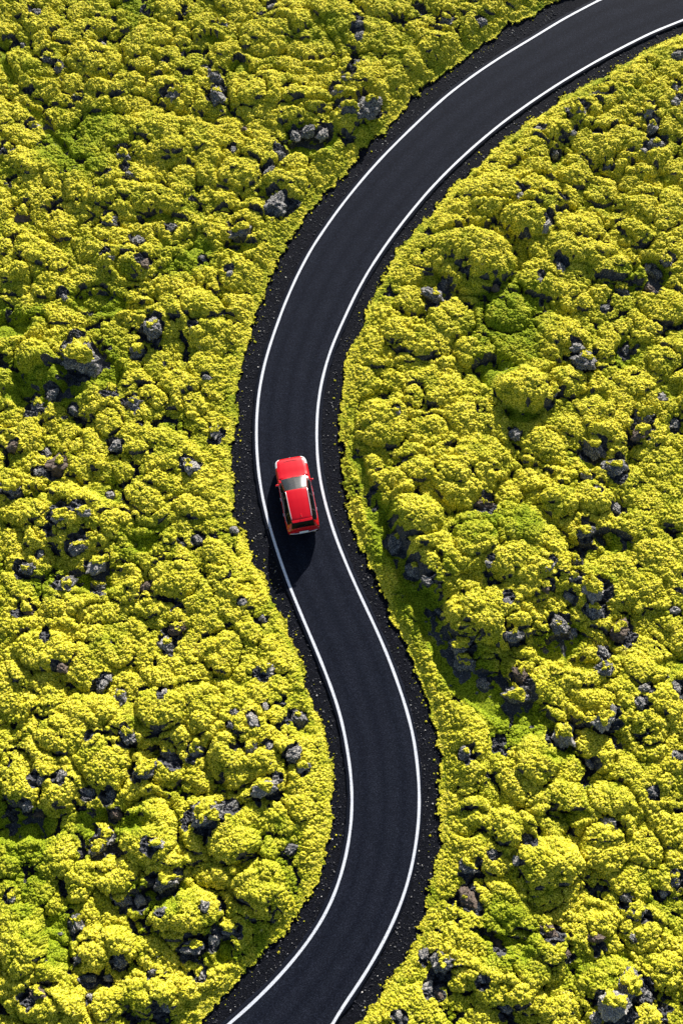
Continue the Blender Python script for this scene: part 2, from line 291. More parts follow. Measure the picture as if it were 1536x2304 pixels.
def terrain(X, Y, d, fine=True):
    """height, moss mask, mask of rock and crevice shade, green factor"""
    wx = X + 0.28 * perlin(X, Y, 1.6, 5) + 0.08 * perlin(X, Y, .45, 6)
    wy = Y + 0.28 * perlin(X, Y, 1.6, 7) + 0.08 * perlin(X, Y, .45, 8)
    base = 0.45 * fbm(X, Y, 7.0, 11, 2) + 0.25
    hol = np.zeros_like(X)
    for (px, py, rx, ry, rot, dep) in HOLLOWS:
        e = ell(wx, wy, px, py, rx * 1.15, ry * 1.15, rot)
        np.maximum(hol, dep * sstep(1.25, .45, e), out=hol)
    for (p0, p1) in zip(TRENCH[:-1], TRENCH[1:]):
        a = unproj(p0[0], p0[1]); b = unproj(p1[0], p1[1])
        dx, dy = b[:2] - a[:2]
        t = np.clip(((wx - a[0]) * dx + (wy - a[1]) * dy) / (dx * dx + dy * dy), 0, 1)
        dd = np.hypot(wx - a[0] - t * dx, wy - a[1] - t * dy)
        hw = (p0[2] + (p1[2] - p0[2]) * t) / 42.0
        np.maximum(hol, 1.15 * (p0[3] + (p1[3] - p0[3]) * t) * sstep(1.1, .45, dd / hw), out=hol)
    mnd = np.zeros_like(X)
    for (px, py, rx, ry, rot, hh) in MOUNDS:
        e = ell(wx, wy, px, py, rx, ry, rot)
        np.maximum(mnd, hh * np.sqrt(np.maximum(1 - e, 0)), out=mnd)
    A = domes(wx, wy, 1.75, 21, .75, 1.35, .88, -.7, 1.3, .45, .33)
    B = domes(wx, wy, .82, 22, .32, .62, .95, -.6, 1.15, .4, .36)
    Bh = domes(wx, wy, .95, 27, .55, .85, 1, -.4, 1.1, .1)
    cush = np.zeros_like(X); ring = np.zeros_like(X)
    for (px, py, rx, ry, rot) in CUSHIONS:
        c = unproj(px, py); R_ = max(rx, ry) / 30.0
        jj = np.where(np.abs(Y[:, 0] - c[1]) < R_ * 1.6)[0]
        if not len(jj): continue
        sl = slice(jj[0], jj[-1] + 1)
        if np.abs(X[sl] - c[0]).min() > R_ * 1.6: continue
        e = ell(wx[sl], wy[sl], px, py, rx, ry, rot)
        np.maximum(cush[sl], min(rx, ry) / 42.0 * np.maximum(1 - e, 0) ** .34, out=cush[sl])
        np.maximum(ring[sl], sstep(1.7, 1.1, e), out=ring[sl])
    A = np.maximum(A * (1 - .85 * ring), cush * 1.15)
    lowf = sstep(.05, .75, hol) * (1 - .8 * sstep(0, .25, cush))                  # 1 in hollows
    A = A * (1 - .85 * lowf * (cush < .05))
    gap = sstep(.42, .05, A) * (mnd < .25)
    crack_shade = ((B + .12 * perlin(X, Y, .3, 77)) < .045) & ((A < .30) | (perlin(X, Y, 1.3, 78) > .42)) & (lowf < .5)
    crack_shade |= (lowf >= .5) & (Bh + .25 * perlin(X, Y, .5, 79) < .06)
    big = base + .92 * mnd + .44 * A + .42 * B * (1 - lowf) * (1 - .45 * sstep(0, .5, perlin(X, Y, 4.2, 89))) + .7 * Bh * lowf - .62 * hol
    # ground falls to the road bed within the first metre
    rise = sstep(-.1, 1.7, d)
    big = big * rise + .05 * sstep(-.05, .25, d)
    # photo shows the lava poking out low on the side turned away from the sun
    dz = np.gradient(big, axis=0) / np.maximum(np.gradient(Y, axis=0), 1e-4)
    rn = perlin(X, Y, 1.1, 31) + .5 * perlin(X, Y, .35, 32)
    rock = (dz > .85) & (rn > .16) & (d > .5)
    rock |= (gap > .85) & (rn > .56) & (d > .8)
    rock |= crack_shade & (d > .35)  # crevice floors coloured as dark lava, painting the black shade between cushions
    big = big - .15 * crack_shade * (d > .35)
    # rocks of their own sit in small dips
    for (cx, cy, r) in RW:
        m = (np.abs(X - cx) < 1.7 * r) & (np.abs(Y - cy) < 1.7 * r)
        if not m.any(): continue
        ii = np.where(m)
        q = ((X[ii] - cx) ** 2 + (Y[ii] - cy + .25 * r) ** 2) / (1.3 * r) ** 2
        big[ii] -= .30 * r * sstep(1, .4, q)
        rock[ii] |= (q + .9 * rn[ii] < .58) & (d[ii] > .3)
    green = np.zeros_like(X)
    for (px, py, rx, ry, st) in GREEN:
        e = ell(wx, wy, px, py, rx, ry)
        np.maximum(green, .85 * st * sstep(1.9, .0, e), out=green)
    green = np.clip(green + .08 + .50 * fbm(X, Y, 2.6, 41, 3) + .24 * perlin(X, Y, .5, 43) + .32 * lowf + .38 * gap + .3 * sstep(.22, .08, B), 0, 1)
    Cc = domes(wx, wy, .36, 23, .13, .27, .95, .2, 1.1, .35)
    h = big
    soft = 1 - .5 * lowf
    if fine:
        Dd = domes(X + .05 * perlin(X, Y, .2, 9), Y + .05 * perlin(X, Y, .2, 10), .155, 24, .05, .105, .95, 0, 1, .4)
        tiny = domes(X, Y, .08, 25, .025, .055, .85, 0, 1, .4)
        rel = 1 - .5 * sstep(-.05, .4, perlin(X, Y, 3.1, 88))
        moss_d = .44 * Cc * rel + .85 * Dd + .9 * tiny
        flat = sstep(0, .5, d)
        disp = moss_d * soft * (.45 + .55 * flat)
        gyy = np.gradient(big, axis=0) / np.maximum(np.gradient(Y, axis=0), 1e-4)
        gxx = np.gradient(big, axis=1) / np.maximum(np.gradient(X, axis=1), 1e-4)
        gxx = np.clip(gxx, -1.6, 1.6); gyy = np.clip(gyy, -1.6, 1.6)
        ln = np.sqrt(1 + gxx ** 2 + gyy ** 2)
        LAT['x'] = -gxx / ln * disp * ~rock; LAT['y'] = -gyy / ln * disp * ~rock   # cushions swell outwards from steep flanks
        h = big + disp / ln
        rk = np.abs(perlin(X, Y, .42, 51)) * .34 + np.abs(perlin(X, Y, .17, 52)) * .2 + np.abs(perlin(X, Y, .08, 53)) * .08
        h = np.where(rock, big + .16 - rk * 1.1, h)
    else:
        h = big + .6 * Cc
    # ragged edge with loose bits
    en = .20 * perlin(X, Y, 1.9, 60) + .22 * perlin(X, Y, .8, 61) + .16 * perlin(X, Y, .28, 62) + .10 * perlin(X, Y, .12, 63)
    bits = perlin(X, Y, .16, 64) + .4 * perlin(X, Y, .5, 65)
    moss = (d + en > -.14) & ~((d < .9) & (bits > .62 + d * .4))
    moss |= (d > -.45) & (bits > .62 + np.maximum(-d, 0) * .9)
    h = np.where(moss, h + .03 * (d < .5), h)
    vz = -.06 + .012 * perlin(X, Y, .5, 71) + .008 * perlin(X, Y, .09, 72)
    edge_bare = (~moss)
    h = np.where(edge_bare, np.where(d < .05, vz, vz + sstep(.0, .9, d) * .15), np.maximum(h, vz + .02))
    return h.astype(np.float32), moss, rock & moss, green.astype(np.float32), edge_bare


# ------------------------------------------------------------------ materials
def new_mat(name):
    m = bpy.data.materials.new(name)
    m.use_nodes = True
    return m, m.node_tree.nodes, m.node_tree.links, m.node_tree.nodes['Principled BSDF']


def ramp(N, pts):
    r = N.new('ShaderNodeValToRGB')
    e = r.color_ramp.elements
    while len(e) < len(pts): e.new(.5)
    for i, (p, c) in enumerate(pts):
        e[i].position = p; e[i].color = (*c, 1)
    return r


def noise(N, L, coord, scale, detail=3, rough=.55):
    n = N.new('ShaderNodeTexNoise')
    n.inputs['Scale'].default_value = scale
    n.inputs['Detail'].default_value = detail
    n.inputs['Roughness'].default_value = rough
    if coord: L.new(coord, n.inputs['Vector'])
    return n


def mix(N, L, fac, a, b, typ='MIX'):
    m = N.new('ShaderNodeMix'); m.data_type = 'RGBA'; m.blend_type = typ
    for sock, val in ((m.inputs[0], fac), (m.inputs[6], a), (m.inputs[7], b)):
        if isinstance(val, (int, float)): sock.default_value = val
        elif isinstance(val, tuple): sock.default_value = (*val, 1)
        else: L.new(val, sock)
    return m.outputs[2]


def mth(N, L, op, a, b=0.0):
    m = N.new('ShaderNodeMath'); m.operation = op
    for i, v in enumerate((a, b)):
        if isinstance(v, (int, float)): m.inputs[i].default_value = v
        else: L.new(v, m.inputs[i])
    return m.outputs[0]


def mat_moss():
    m, N, L, P = new_mat('moss')
    co = N.new('ShaderNodeTexCoord').outputs['Object']
    at = N.new('ShaderNodeAttribute'); at.attribute_name = 'green'
    n1 = noise(N, L, co, 5, 5, .68); n2 = noise(N, L, co, 15, 4, .7); n3 = noise(N, L, co, 1.3, 3)
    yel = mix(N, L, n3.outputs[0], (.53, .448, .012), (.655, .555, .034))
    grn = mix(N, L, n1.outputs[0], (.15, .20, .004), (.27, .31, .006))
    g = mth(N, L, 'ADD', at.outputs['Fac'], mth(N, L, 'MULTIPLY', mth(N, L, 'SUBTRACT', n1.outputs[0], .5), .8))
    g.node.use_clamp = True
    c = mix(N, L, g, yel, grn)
    nb = noise(N, L, co, 2.3, 4, .6); rb_ = ramp(N, [(.66, (0, 0, 0)), (.74, (1, 1, 1))]); L.new(nb.outputs[0], rb_.inputs[0])
    c = mix(N, L, mth(N, L, 'MULTIPLY', rb_.outputs[0], .6), c, (.30, .25, .07))
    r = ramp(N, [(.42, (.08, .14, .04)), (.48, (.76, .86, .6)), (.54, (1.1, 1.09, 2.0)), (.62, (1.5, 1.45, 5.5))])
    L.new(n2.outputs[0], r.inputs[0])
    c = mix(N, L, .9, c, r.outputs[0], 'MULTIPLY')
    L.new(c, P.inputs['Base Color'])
    P.inputs['Subsurface Weight'].default_value = .28
    P.inputs['Subsurface Radius'].default_value = (1.0, .9, .12)
    P.inputs['Subsurface Scale'].default_value = .06
    P.inputs['Roughness'].default_value = .9
    P.inputs['Specular IOR Level'].default_value = .12
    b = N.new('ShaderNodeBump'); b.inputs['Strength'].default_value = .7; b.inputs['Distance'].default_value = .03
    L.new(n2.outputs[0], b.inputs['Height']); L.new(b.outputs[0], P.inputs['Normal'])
    return m


def mat_rock(name, dark, lite, lich, lichen_lo=.60, lichen_hi=.66):
    m, N, L, P = new_mat(name)
    co = N.new('ShaderNodeTexCoord').outputs['Object']
    n1 = noise(N, L, co, 5, 5, .7); n2 = noise(N, L, co, 16, 4, .7)
    c = mix(N, L, n1.outputs[0], dark, lite)
    r = ramp(N, [(lichen_lo, (0, 0, 0)), (lichen_hi, (1, 1, 1))])
    L.new(n2.outputs[0], r.inputs[0])
    c = mix(N, L, r.outputs[0], c, lich)
    L.new(c, P.inputs['Base Color'])
    P.inputs['Roughness'].default_value = .8
    b = N.new('ShaderNodeBump'); b.inputs['Strength'].default_value = .8; b.inputs['Distance'].default_value = .05
    L.new(n2.outputs[0], b.inputs['Height']); L.new(b.outputs[0], P.inputs['Normal'])
    return m


def mat_asphalt():
    m, N, L, P = new_mat('asphalt')
    co = N.new('ShaderNodeTexCoord').outputs['Object']
    u = N.new('ShaderNodeAttribute'); u.attribute_name = 'across'
    n1 = noise(N, L, co, 22, 4, .75); n2 = noise(N, L, co, .8, 4, .6); n3 = noise(N, L, co, 14, 2, .6)
    c = mix(N, L, n2.outputs[0], (.0062, .0078, .0135), (.0088, .0106, .0178))
    # wheel tracks worn slightly paler, a resin streak between
    tr = mth(N, L, 'SINE', mth(N, L, 'MULTIPLY', u.outputs['Fac'], 4 * math.pi), 0)
    trk = mth(N, L, 'ABSOLUTE', tr)
    c = mix(N, L, mth(N, L, 'MULTIPLY', trk, mth(N, L, 'MULTIPLY', n2.outputs[0], .75)), c, (.017, .0195, .029))
    r = ramp(N, [(.42, (.35, .35, .4)), (.54, (1, 1, 1)), (.66, (3.0, 3.0, 2.9))])
    L.new(n1.outputs[0], r.inputs[0])
    c = mix(N, L, .8, c, r.outputs[0], 'MULTIPLY')
    L.new(c, P.inputs['Base Color'])
    P.inputs['Roughness'].default_value = .82
    P.inputs['Specular IOR Level'].default_value = .06
    b = N.new('ShaderNodeBump'); b.inputs['Strength'].default_value = .35; b.inputs['Distance'].default_value = .01
    L.new(n1.outputs[0], b.inputs['Height']); L.new(b.outputs[0], P.inputs['Normal'])
    return m


def mat_gravel():
    m, N, L, P = new_mat('gravel_verge')
    co = N.new('ShaderNodeTexCoord').outputs['Object']
    n1 = noise(N, L, co, 26, 3, .7); n2 = noise(N, L, co, 1.5, 3)
    c = mix(N, L, n2.outputs[0], (.005, .0056, .009), (.010, .0108, .0155))
    r = ramp(N, [(.40, (.3, .3, .3)), (.55, (1, 1, 1)), (.68, (3.0, 2.9, 2.8)), (.76, (9, 8.5, 7.5))])
    L.new(n1.outputs[0], r.inputs[0])
    c = mix(N, L, 1, c, r.outputs[0], 'MULTIPLY')
    L.new(c, P.inputs['Base Color'])
    P.inputs['Roughness'].default_value = .9; P.inputs['Specular IOR Level'].default_value = .08
    b = N.new('ShaderNodeBump'); b.inputs['Strength'].default_value = 1; b.inputs['Distance'].default_value = .04
    L.new(n1.outputs[0], b.inputs['Height']); L.new(b.outputs[0], P.inputs['Normal'])
    return m


def mat_line():
    m, N, L, P = new_mat('road_paint')
    co = N.new('ShaderNodeTexCoord').outputs['Object']
    n1 = noise(N, L, co, 22, 4, .7)
    r = ramp(N, [(.34, (.16, .17, .19)), (.43, (.60, .61, .64)), (.8, (.74, .75, .78))])
    L.new(n1.outputs[0], r.inputs[0])
    L.new(r.outputs[0], P.inputs['Base Color'])
    P.inputs['Roughness'].default_value = .6
    return m


def mat_tone(name, cols):
    m, N, L, P = new_mat(name)
    at = N.new('ShaderNodeAttribute'); at.attribute_name = 'tone'
    r = ramp(N, cols)
    L.new(at.outputs['Fac'], r.inputs[0]); L.new(r.outputs[0], P.inputs['Base Color'])
    P.inputs['Roughness'].default_value = .85
    return m


def mat_plain(name, col, rough=.5, metal=0, coat=0, spec=.5):
    m, N, L, P = new_mat(name)
    P.inputs['Base Color'].default_value = (*col, 1)
    P.inputs['Roughness'].default_value = rough
    P.inputs['Metallic'].default_value = metal
    P.inputs['Coat Weight'].default_value = coat
    P.inputs['Coat Roughness'].default_value = .08
    P.inputs['Specular IOR Level'].default_value = spec
    if name == 'tinted_glass': P.inputs['IOR'].default_value = 1.25
    return m


M_MOSS = mat_moss()
M_LAVA_SHADE = mat_rock('lava_and_shade', (.003, .003, .005), (.075, .077, .09), (.40, .38, .34), .57, .66)  # exposed lava; its near-black also stands in for shade in crevices
M_ROCK = {'d': mat_rock('dark_basalt', (.008, .009, .011), (.09, .09, .10), (.40, .37, .32), .50, .58),
          'p': mat_rock('pale_basalt', (.035, .034, .035), (.27, .255, .24), (.55, .50, .42), .50, .60),
          'b': mat_rock('brown_cinder', (.05, .034, .024), (.17, .12, .085), (.30, .25, .19))}
M_ASPH, M_GRAV, M_LINE = mat_asphalt(), mat_gravel(), mat_line()

# ------------------------------------------------------------------ the lava field
NY, NX = 1900, 1400
y0, y1 = -9.5, 57.0
vv = np.linspace(0, 1, NY)
ys = y0 + (y1 - y0) * (vv * .72 + .28 * vv ** 2)              # a little denser towards the near end
hw = 18.0 + (ys - y0) / (y1 - y0) * 7.6
uu = np.linspace(-1, 1, NX)
Y = np.repeat(ys[:, None], NX, 1).astype(np.float32)
X = (uu[None, :] * hw[:, None]).astype(np.float32)
D = edge_signed(X, Y).astype(np.float32)
Hh, MOSS, ROCK_SHADE, GRN, BARE = terrain(X, Y, D)
lat_ok = (~BARE) & (D > .15)
V = np.stack([X + LAT['x'] * lat_ok, Y + LAT['y'] * lat_ok, Hh], -1).reshape(-1, 3)
idx = np.arange(NY * NX, dtype=np.int32).reshape(NY, NX)
F = np.stack([idx[:-1, :-1], idx[:-1, 1:], idx[1:, 1:], idx[1:, :-1]], -1).reshape(-1, 4)


def facemask(a):
    return (a[:-1, :-1].astype(np.int8) + a[:-1, 1:] + a[1:, 1:] + a[1:, :-1]).reshape(-1) >= 2


fb = facemask(BARE); fr = facemask(ROCK_SHADE) & ~fb; fm = ~fb & ~fr
farin = facemask(D < -.7)                                       # wholly under the asphalt zone is still verge
Vs, Fs, us = sub_mesh(V, F, fm)
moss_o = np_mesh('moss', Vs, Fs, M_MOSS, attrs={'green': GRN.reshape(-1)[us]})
tag(moss_o, 'bright yellow and green cushion moss carpeting the lava field on both sides of the road', 'moss', kind='stuff')
Vs, Fs, us = sub_mesh(V, F, fr)
lg = np_mesh('ground', Vs, Fs, M_LAVA_SHADE); tag(lg, kind='structure')
Vs, Fs, us = sub_mesh(V, F, fb)
vg = np_mesh('gravel_verge', Vs, Fs, M_GRAV); tag(vg, kind='structure')

# the field carries on beyond the photograph, coarser
for k, (xa, xb, ya, yb, st) in enumerate([(-60, 60, 56.8, 100, .3), (-60, 60, -50, -9.3, .3), (-60, 60, -9.3, 56.8, .3)]):
    gy = np.arange(ya, yb + st, st); gx = np.arange(xa, xb + st, st)
    GX, GY = np.meshgrid(gx, gy); GX = GX.astype(np.float32); GY = GY.astype(np.float32)
    DD = edge_signed(GX, GY).astype(np.float32)
    h2, m2, r2, g2, b2 = terrain(GX, GY, DD, fine=False)
    h2 = h2 - .06
    ii = np.arange(GX.size, dtype=np.int32).reshape(GX.shape)
    FF = np.stack([ii[:-1, :-1], ii[:-1, 1:], ii[1:, 1:], ii[1:, :-1]], -1).reshape(-1, 4)
    if k == 2:
        hwx = 18.0 + (GY - y0) / (y1 - y0) * 7.6
        keep = facemask(np.abs(GX) > hwx - .3)
        FF = FF[keep]
    VV = np.stack([GX, GY, h2], -1).reshape(-1, 3)
    fb2 = (b2[:-1, :-1] & b2[1:, 1:]).reshape(-1)
    if k == 2: fb2 = fb2[keep]
    va, fa, ua = sub_mesh(VV, FF, ~fb2)
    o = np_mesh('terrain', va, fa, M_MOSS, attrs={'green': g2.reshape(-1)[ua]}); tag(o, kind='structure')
    if fb2.any():
        va, fa, ua = sub_mesh(VV, FF, fb2)
        o = np_mesh('gravel_verge', va, fa, M_GRAV); tag(o, kind='structure')
far = np_mesh('terrain', np.array([[-900, -900, -.9], [900, -900, -.9], [900, 900, -.9], [-900, 900, -.9]]), np.array([[0, 1, 2, 3]]), M_MOSS,
              attrs={'green': [.3] * 4})
tag(far, kind='structure')

# ------------------------------------------------------------------ road with its two edge lines
def resample(Q, n):
    d = np.r_[0, np.cumsum(np.hypot(*np.diff(Q, axis=0).T))]
    t = np.linspace(0, d[-1], n)
    return np.stack([np.interp(t, d, Q[:, i]) for i in (0, 1)], 1)


NR = 700
A_, B_ = resample(lineL_x, NR), None
# pair each left-line point with the nearest right-line point
dd = ((A_[:, None, :] - resample(lineR_x, 1400)[None]) ** 2).sum(-1)
near = np.maximum.accumulate(dd.argmin(1))
B_ = resample(lineR_x, 1400)[near]
for _ in range(30):
    B_[1:-1] = (B_[:-2] + 2 * B_[1:-1] + B_[2:]) / 4
Wd = B_ - A_
Wn = Wd / np.hypot(*Wd.T)[:, None]
A2, B2 = A_ - Wn * .26, B_ + Wn * .26
rsn = np.random.RandomState(3)
K = 33
rows = []
for j in range(K):
    t = j / (K - 1)
    P = A2 * (1 - t) + B2 * t
    crown = .035 * (1 - (2 * t - 1) ** 2)
    rows.append(np.c_[P, np.full(NR, crown)])
top = np.stack(rows, 1)                                         # NR,K,3
jag = .02 * rsn.randn(NR)
top[:, 0, :2] -= Wn * jag[:, None]; top[:, -1, :2] += Wn * (.02 * rsn.randn(NR))[:, None]
lowL = top[:, :1].copy(); lowL[..., 2] = -.2
lowR = top[:, -1:].copy(); lowR[..., 2] = -.2
allp = np.concatenate([lowL, top, lowR], 1)
K2 = K + 2
ac = np.tile(np.r_[0, np.linspace(0, 1, K), 1], NR)
ii = np.arange(NR * K2).reshape(NR, K2)
FR = np.stack([ii[:-1, :-1], ii[1:, :-1], ii[1:, 1:], ii[:-1, 1:]], -1).reshape(-1, 4)[:, ::-1]
road = np_mesh('road', allp.reshape(-1, 3), FR, M_ASPH, smooth=True, attrs={'across': ac})
tag(road, kind='structure')


def line_mesh(Q, off):
    T = np.gradient(Q, axis=0); T /= np.hypot(*T.T)[:, None]
    Nn = np.stack([-T[:, 1], T[:, 0]], 1)
    hwid = .069 + .005 * np.convolve(rsn.randn(len(Q)), np.ones(3) / 3, 'same')
    r1 = np.c_[Q + Nn * hwid[:, None], np.full(len(Q), off)]
    r2 = np.c_[Q - Nn * hwid[:, None], np.full(len(Q), off)]
    VV = np.concatenate([r1, r2], 0); n = len(Q)
    a = np.arange(n - 1)
    FF = np.stack([a, a + n, a + n + 1, a + 1], 1)
    return VV, FF


for Q in (resample(lineL_x, 900), resample(lineR_x, 900)):
    VV, FF = line_mesh(Q, .020)
    np_mesh('edge_line', VV, FF, M_LINE, parent=road)

# ------------------------------------------------------------------ rocks
def ico(sub):
    t = (1 + 5 ** .5) / 2
    v = [(-1, t, 0), (1, t, 0), (-1, -t, 0), (1, -t, 0), (0, -1, t), (0, 1, t), (0, -1, -t), (0, 1, -t), (t, 0, -1), (t, 0, 1), (-t, 0, -1), (-t, 0, 1)]
    f = [(0, 11, 5), (0, 5, 1), (0, 1, 7), (0, 7, 10), (0, 10, 11), (1, 5, 9), (5, 11, 4), (11, 10, 2), (10, 7, 6), (7, 1, 8), (3, 9, 4), (3, 4, 2), (3, 2, 6), (3, 6, 8), (3, 8, 9), (4, 9, 5), (2, 4, 11), (6, 2, 10), (8, 6, 7), (9, 8, 1)]
    v = [Vector(p).normalized() for p in v]
    for _ in range(sub):
        cache = {}; nf = []
        def mid(a, b):
            k = (min(a, b), max(a, b))
            if k not in cache:
                v.append(((v[a] + v[b]) / 2).normalized()); cache[k] = len(v) - 1
            return cache[k]
        for a, b, c in f:
            ab, bc, ca = mid(a, b), mid(b, c), mid(c, a)
            nf += [(a, ab, ca), (b, bc, ab), (c, ca, bc), (ab, bc, ca)]
        f = nf
    return np.array([tuple(p) for p in v]), np.array(f)


ICO = {s: ico(s) for s in (0, 1, 2, 3, 4)}


def n3(P, sc, seed):
    return (perlin(P[:, 0] + .37 * P[:, 2] + 31, P[:, 1] - .61 * P[:, 2] + 47, sc, seed) + perlin(P[:, 2] * 1.1 + .5 * P[:, 0] + 11, P[:, 1] * .8 + 91, sc, seed + 1)) * .6


def rock_shape(r, seed, sub):
    rs = np.random.RandomState(seed)
    D3, F3 = ICO[sub]
    rad = np.full(len(D3), 1.35)
    for k in range(15):
        n = rs.randn(3); n /= np.linalg.norm(n)
        if n[2] < -.3: n[2] *= -1
        off = .72 + .35 * rs.rand()
        c = D3 @ n
        rad = np.minimum(rad, np.where(c > .05, off / np.maximum(c, .05), 9))
    P = D3 * rad[:, None]
    P = P * (1 + .25 * n3(P, .8, seed)[:, None] + .36 * n3(P, .36, seed + 5)[:, None] - .24 * np.abs(n3(P, .17, seed + 9))[:, None])
    a = rs.rand() * math.pi
    s = np.array([1.12 + .25 * rs.rand(), .95, .82 + .1 * rs.rand()])
    P = P * s
    P[:, :2] = P[:, :2] @ np.array([[math.cos(a), math.sin(a)], [-math.sin(a), math.cos(a)]])
    P = P / np.abs(P[:, :2]).max() * 1.08
    return P * r, F3


def height_at(x, y):
    j = int(np.clip(np.searchsorted(ys, y), 1, NY - 1))
    w_ = hw[j]
    i = int(np.clip((x / w_ + 1) / 2 * (NX - 1), 0, NX - 1))
    sl = Hh[max(j - 6, 0):j + 7, max(i - 6, 0):i + 7]
    return float(np.median(sl))


SIZE = [(13, 'small'), (20, 'medium'), (29, 'large'), (99, 'massive')]
TONE = {'d': 'dark grey', 'p': 'pale grey', 'b': 'brown'}
TEN = ['along the top edge', 'one tenth down', 'two tenths down', 'three tenths down', 'four tenths down', 'halfway down', 'six tenths down', 'seven tenths down', 'eight tenths down', 'nine tenths down', 'along the bottom edge']


def place_words(px, py):
    row = TEN[min(10, int(py / PH * 10 + .5))]
    ex = np.interp(py, [p[1] for p in EDGE_L], [p[0] for p in EDGE_L])
    exr = np.interp(py, [p[1] for p in EDGE_R], [p[0] for p in EDGE_R])
    if px < (ex + exr) / 2:
        f = (ex - px) / max(ex, 1)
        d_ = ex - px
        side = 'beside the left verge' if d_ < 75 else ('by the left photo edge' if px < 110 else ('left field nearer the road' if f < .5 else 'left field further from the road'))
    else:
        d_ = px - exr
        side = 'beside the right verge' if d_ < 75 else ('by the right photo edge' if PW - px < 110 else ('right field nearer the road' if d_ / (PW - exr) < .5 else 'right field further from the road'))
    return side, row


groups = {}
for i, (px, py, r, tone, cap) in enumerate(ROCKS):
    sz = next(s for l, s in SIZE if r < l)
    side, row = place_words(px, py)
    groups.setdefault((sz, tone, cap, side, row), []).append(i)
labels = {}
RANK = {2: ['upper', 'lower'], 3: ['topmost', 'middle', 'lowest'], 4: ['topmost', 'second', 'third', 'lowest']}
for (sz, tone, cap, side, row), ids in groups.items():
    ids.sort(key=lambda q: ROCKS[q][1])
    for k, q in enumerate(ids):
        base = f"{sz} {'moss-capped' if cap else 'bare'} {TONE[tone]} rock {side}, {row}"
        if len(ids) > 1:
            base = f"{RANK[min(len(ids), 4)][min(k, 3)]} {base}"
        labels[q] = base
for i, (px, py, r, tone, cap) in enumerate(ROCKS):
    cx, cy, rm = RW[i]
    sub = 4 if r > 16 else 3
    P, F3 = rock_shape(rm, 1000 + i * 7, sub)
    g = height_at(cx, cy)
    z = g + (.24 if r < 24 else .42) * rm
    c = unproj(px, py, z + .3 * rm)                             # keep its place in the picture at its real height
    root_mesh = np_mesh('lava_rock', P, F3, M_ROCK[tone], smooth=False)
    root_mesh.location = (c[0], c[1], z)
    tag(root_mesh, labels[i], 'rock', 'lava rocks showing through the moss')
    if cap or r >= 18:
        nrm = P / np.linalg.norm(P, axis=1)[:, None]
        m = nrm @ np.array([0, .5, .86]) - (.42 if cap else .80) + .9 * n3(P / rm, .5, 500 + i) + .3 * n3(P / rm, .2, 700 + i)
        q = domes(P[:, 0] + 9, P[:, 1] + 7, .13, 77 + i, .05, .12)
        offs = np.clip(m * .35 * rm, -.05, .05 + .1 * rm) + q * .5 * (m > 0)
        Pc = P + nrm * offs[:, None]
        sel = (m[F3] > -.05).all(1)
        if sel.sum() > 10:                                       # keep the largest patch as one cap
            Fl = F3[sel]; lab = np.arange(len(P))
            for _ in range(200):
                mn = lab[Fl].min(1); l2 = lab.copy()
                np.minimum.at(l2, Fl.ravel(), np.repeat(mn, 3))
                if (l2 == lab).all(): break
                lab = l2
            fl = lab[Fl[:, 0]]; best = np.bincount(fl).argmax()
            va, fa, ua = sub_mesh(Pc, Fl, fl == best)
            np_mesh('moss_cap', va, fa, M_MOSS, parent=root_mesh, attrs={'green': np.clip(.15 + .3 * n3(va, .4, i), 0, 1)})

# ------------------------------------------------------------------ loose stones and moss crumbs on the verges
def scatter(name, n, seed, lo, hi, smin, smax, mat, label, cat, sub=0, moss_bias=False):
    rs = np.random.RandomState(seed)
    D0, F0 = ICO[sub]
    pts = []
    for E, s in ((edgeL, 1), (edgeR, -1)):
        k = rs.randint(0, len(E) - 1, n // 2)
        T = np.gradient(E, axis=0); T /= np.hypot(*T.T)[:, None]
        Nn = np.stack([T[:, 1], -T[:, 0]], 1) * -s             # towards the road (lines run top to bottom)
        t = lo + (hi - lo) * rs.rand(len(k)) ** (1.8 if moss_bias else 1.0)
        pts.append(E[k] + Nn[k] * t[:, None] + rs.randn(len(k), 2) * .05)
    pts = np.vstack(pts)
    size = smin + (smax - smin) * rs.rand(len(pts)) ** 3
    nv = len(D0)
    J = D0[None] * (1 + .25 * rs.randn(len(pts), nv, 1)) * size[:, None, None] * np.array([1, 1, .7])
    Vv = J + np.c_[pts, np.full(len(pts), -.055)][:, None, :] + np.array([0, 0, 1]) * size[:, None, None] * .3
    Ff = F0[None] + (np.arange(len(pts)) * nv)[:, None, None]
    o = np_mesh(name, Vv.reshape(-1, 3), Ff.reshape(-1, 3), mat, attrs={'tone': np.repeat(rs.rand(len(pts)), nv), 'green': np.repeat(rs.rand(len(pts)) * .5, nv)})
    tag(o, label, cat, kind='stuff')


M_STONE = mat_tone('loose_stone', [(0, (.008, .008, .012)), (.70, (.035, .035, .042)), (.93, (.16, .155, .15)), (1, (.6, .57, .52))])
scatter('loose_gravel', 9000, 5, -.1, 1.25, .012, .045, M_STONE, 'loose dark and pale gravel stones scattered over the road verges', 'gravel', 0)
scatter('moss_crumbs', 1100, 6, -.25, .6, .012, .06, M_MOSS, 'small yellow moss crumbs thinning out across the gravel verges', 'moss', 1, True)

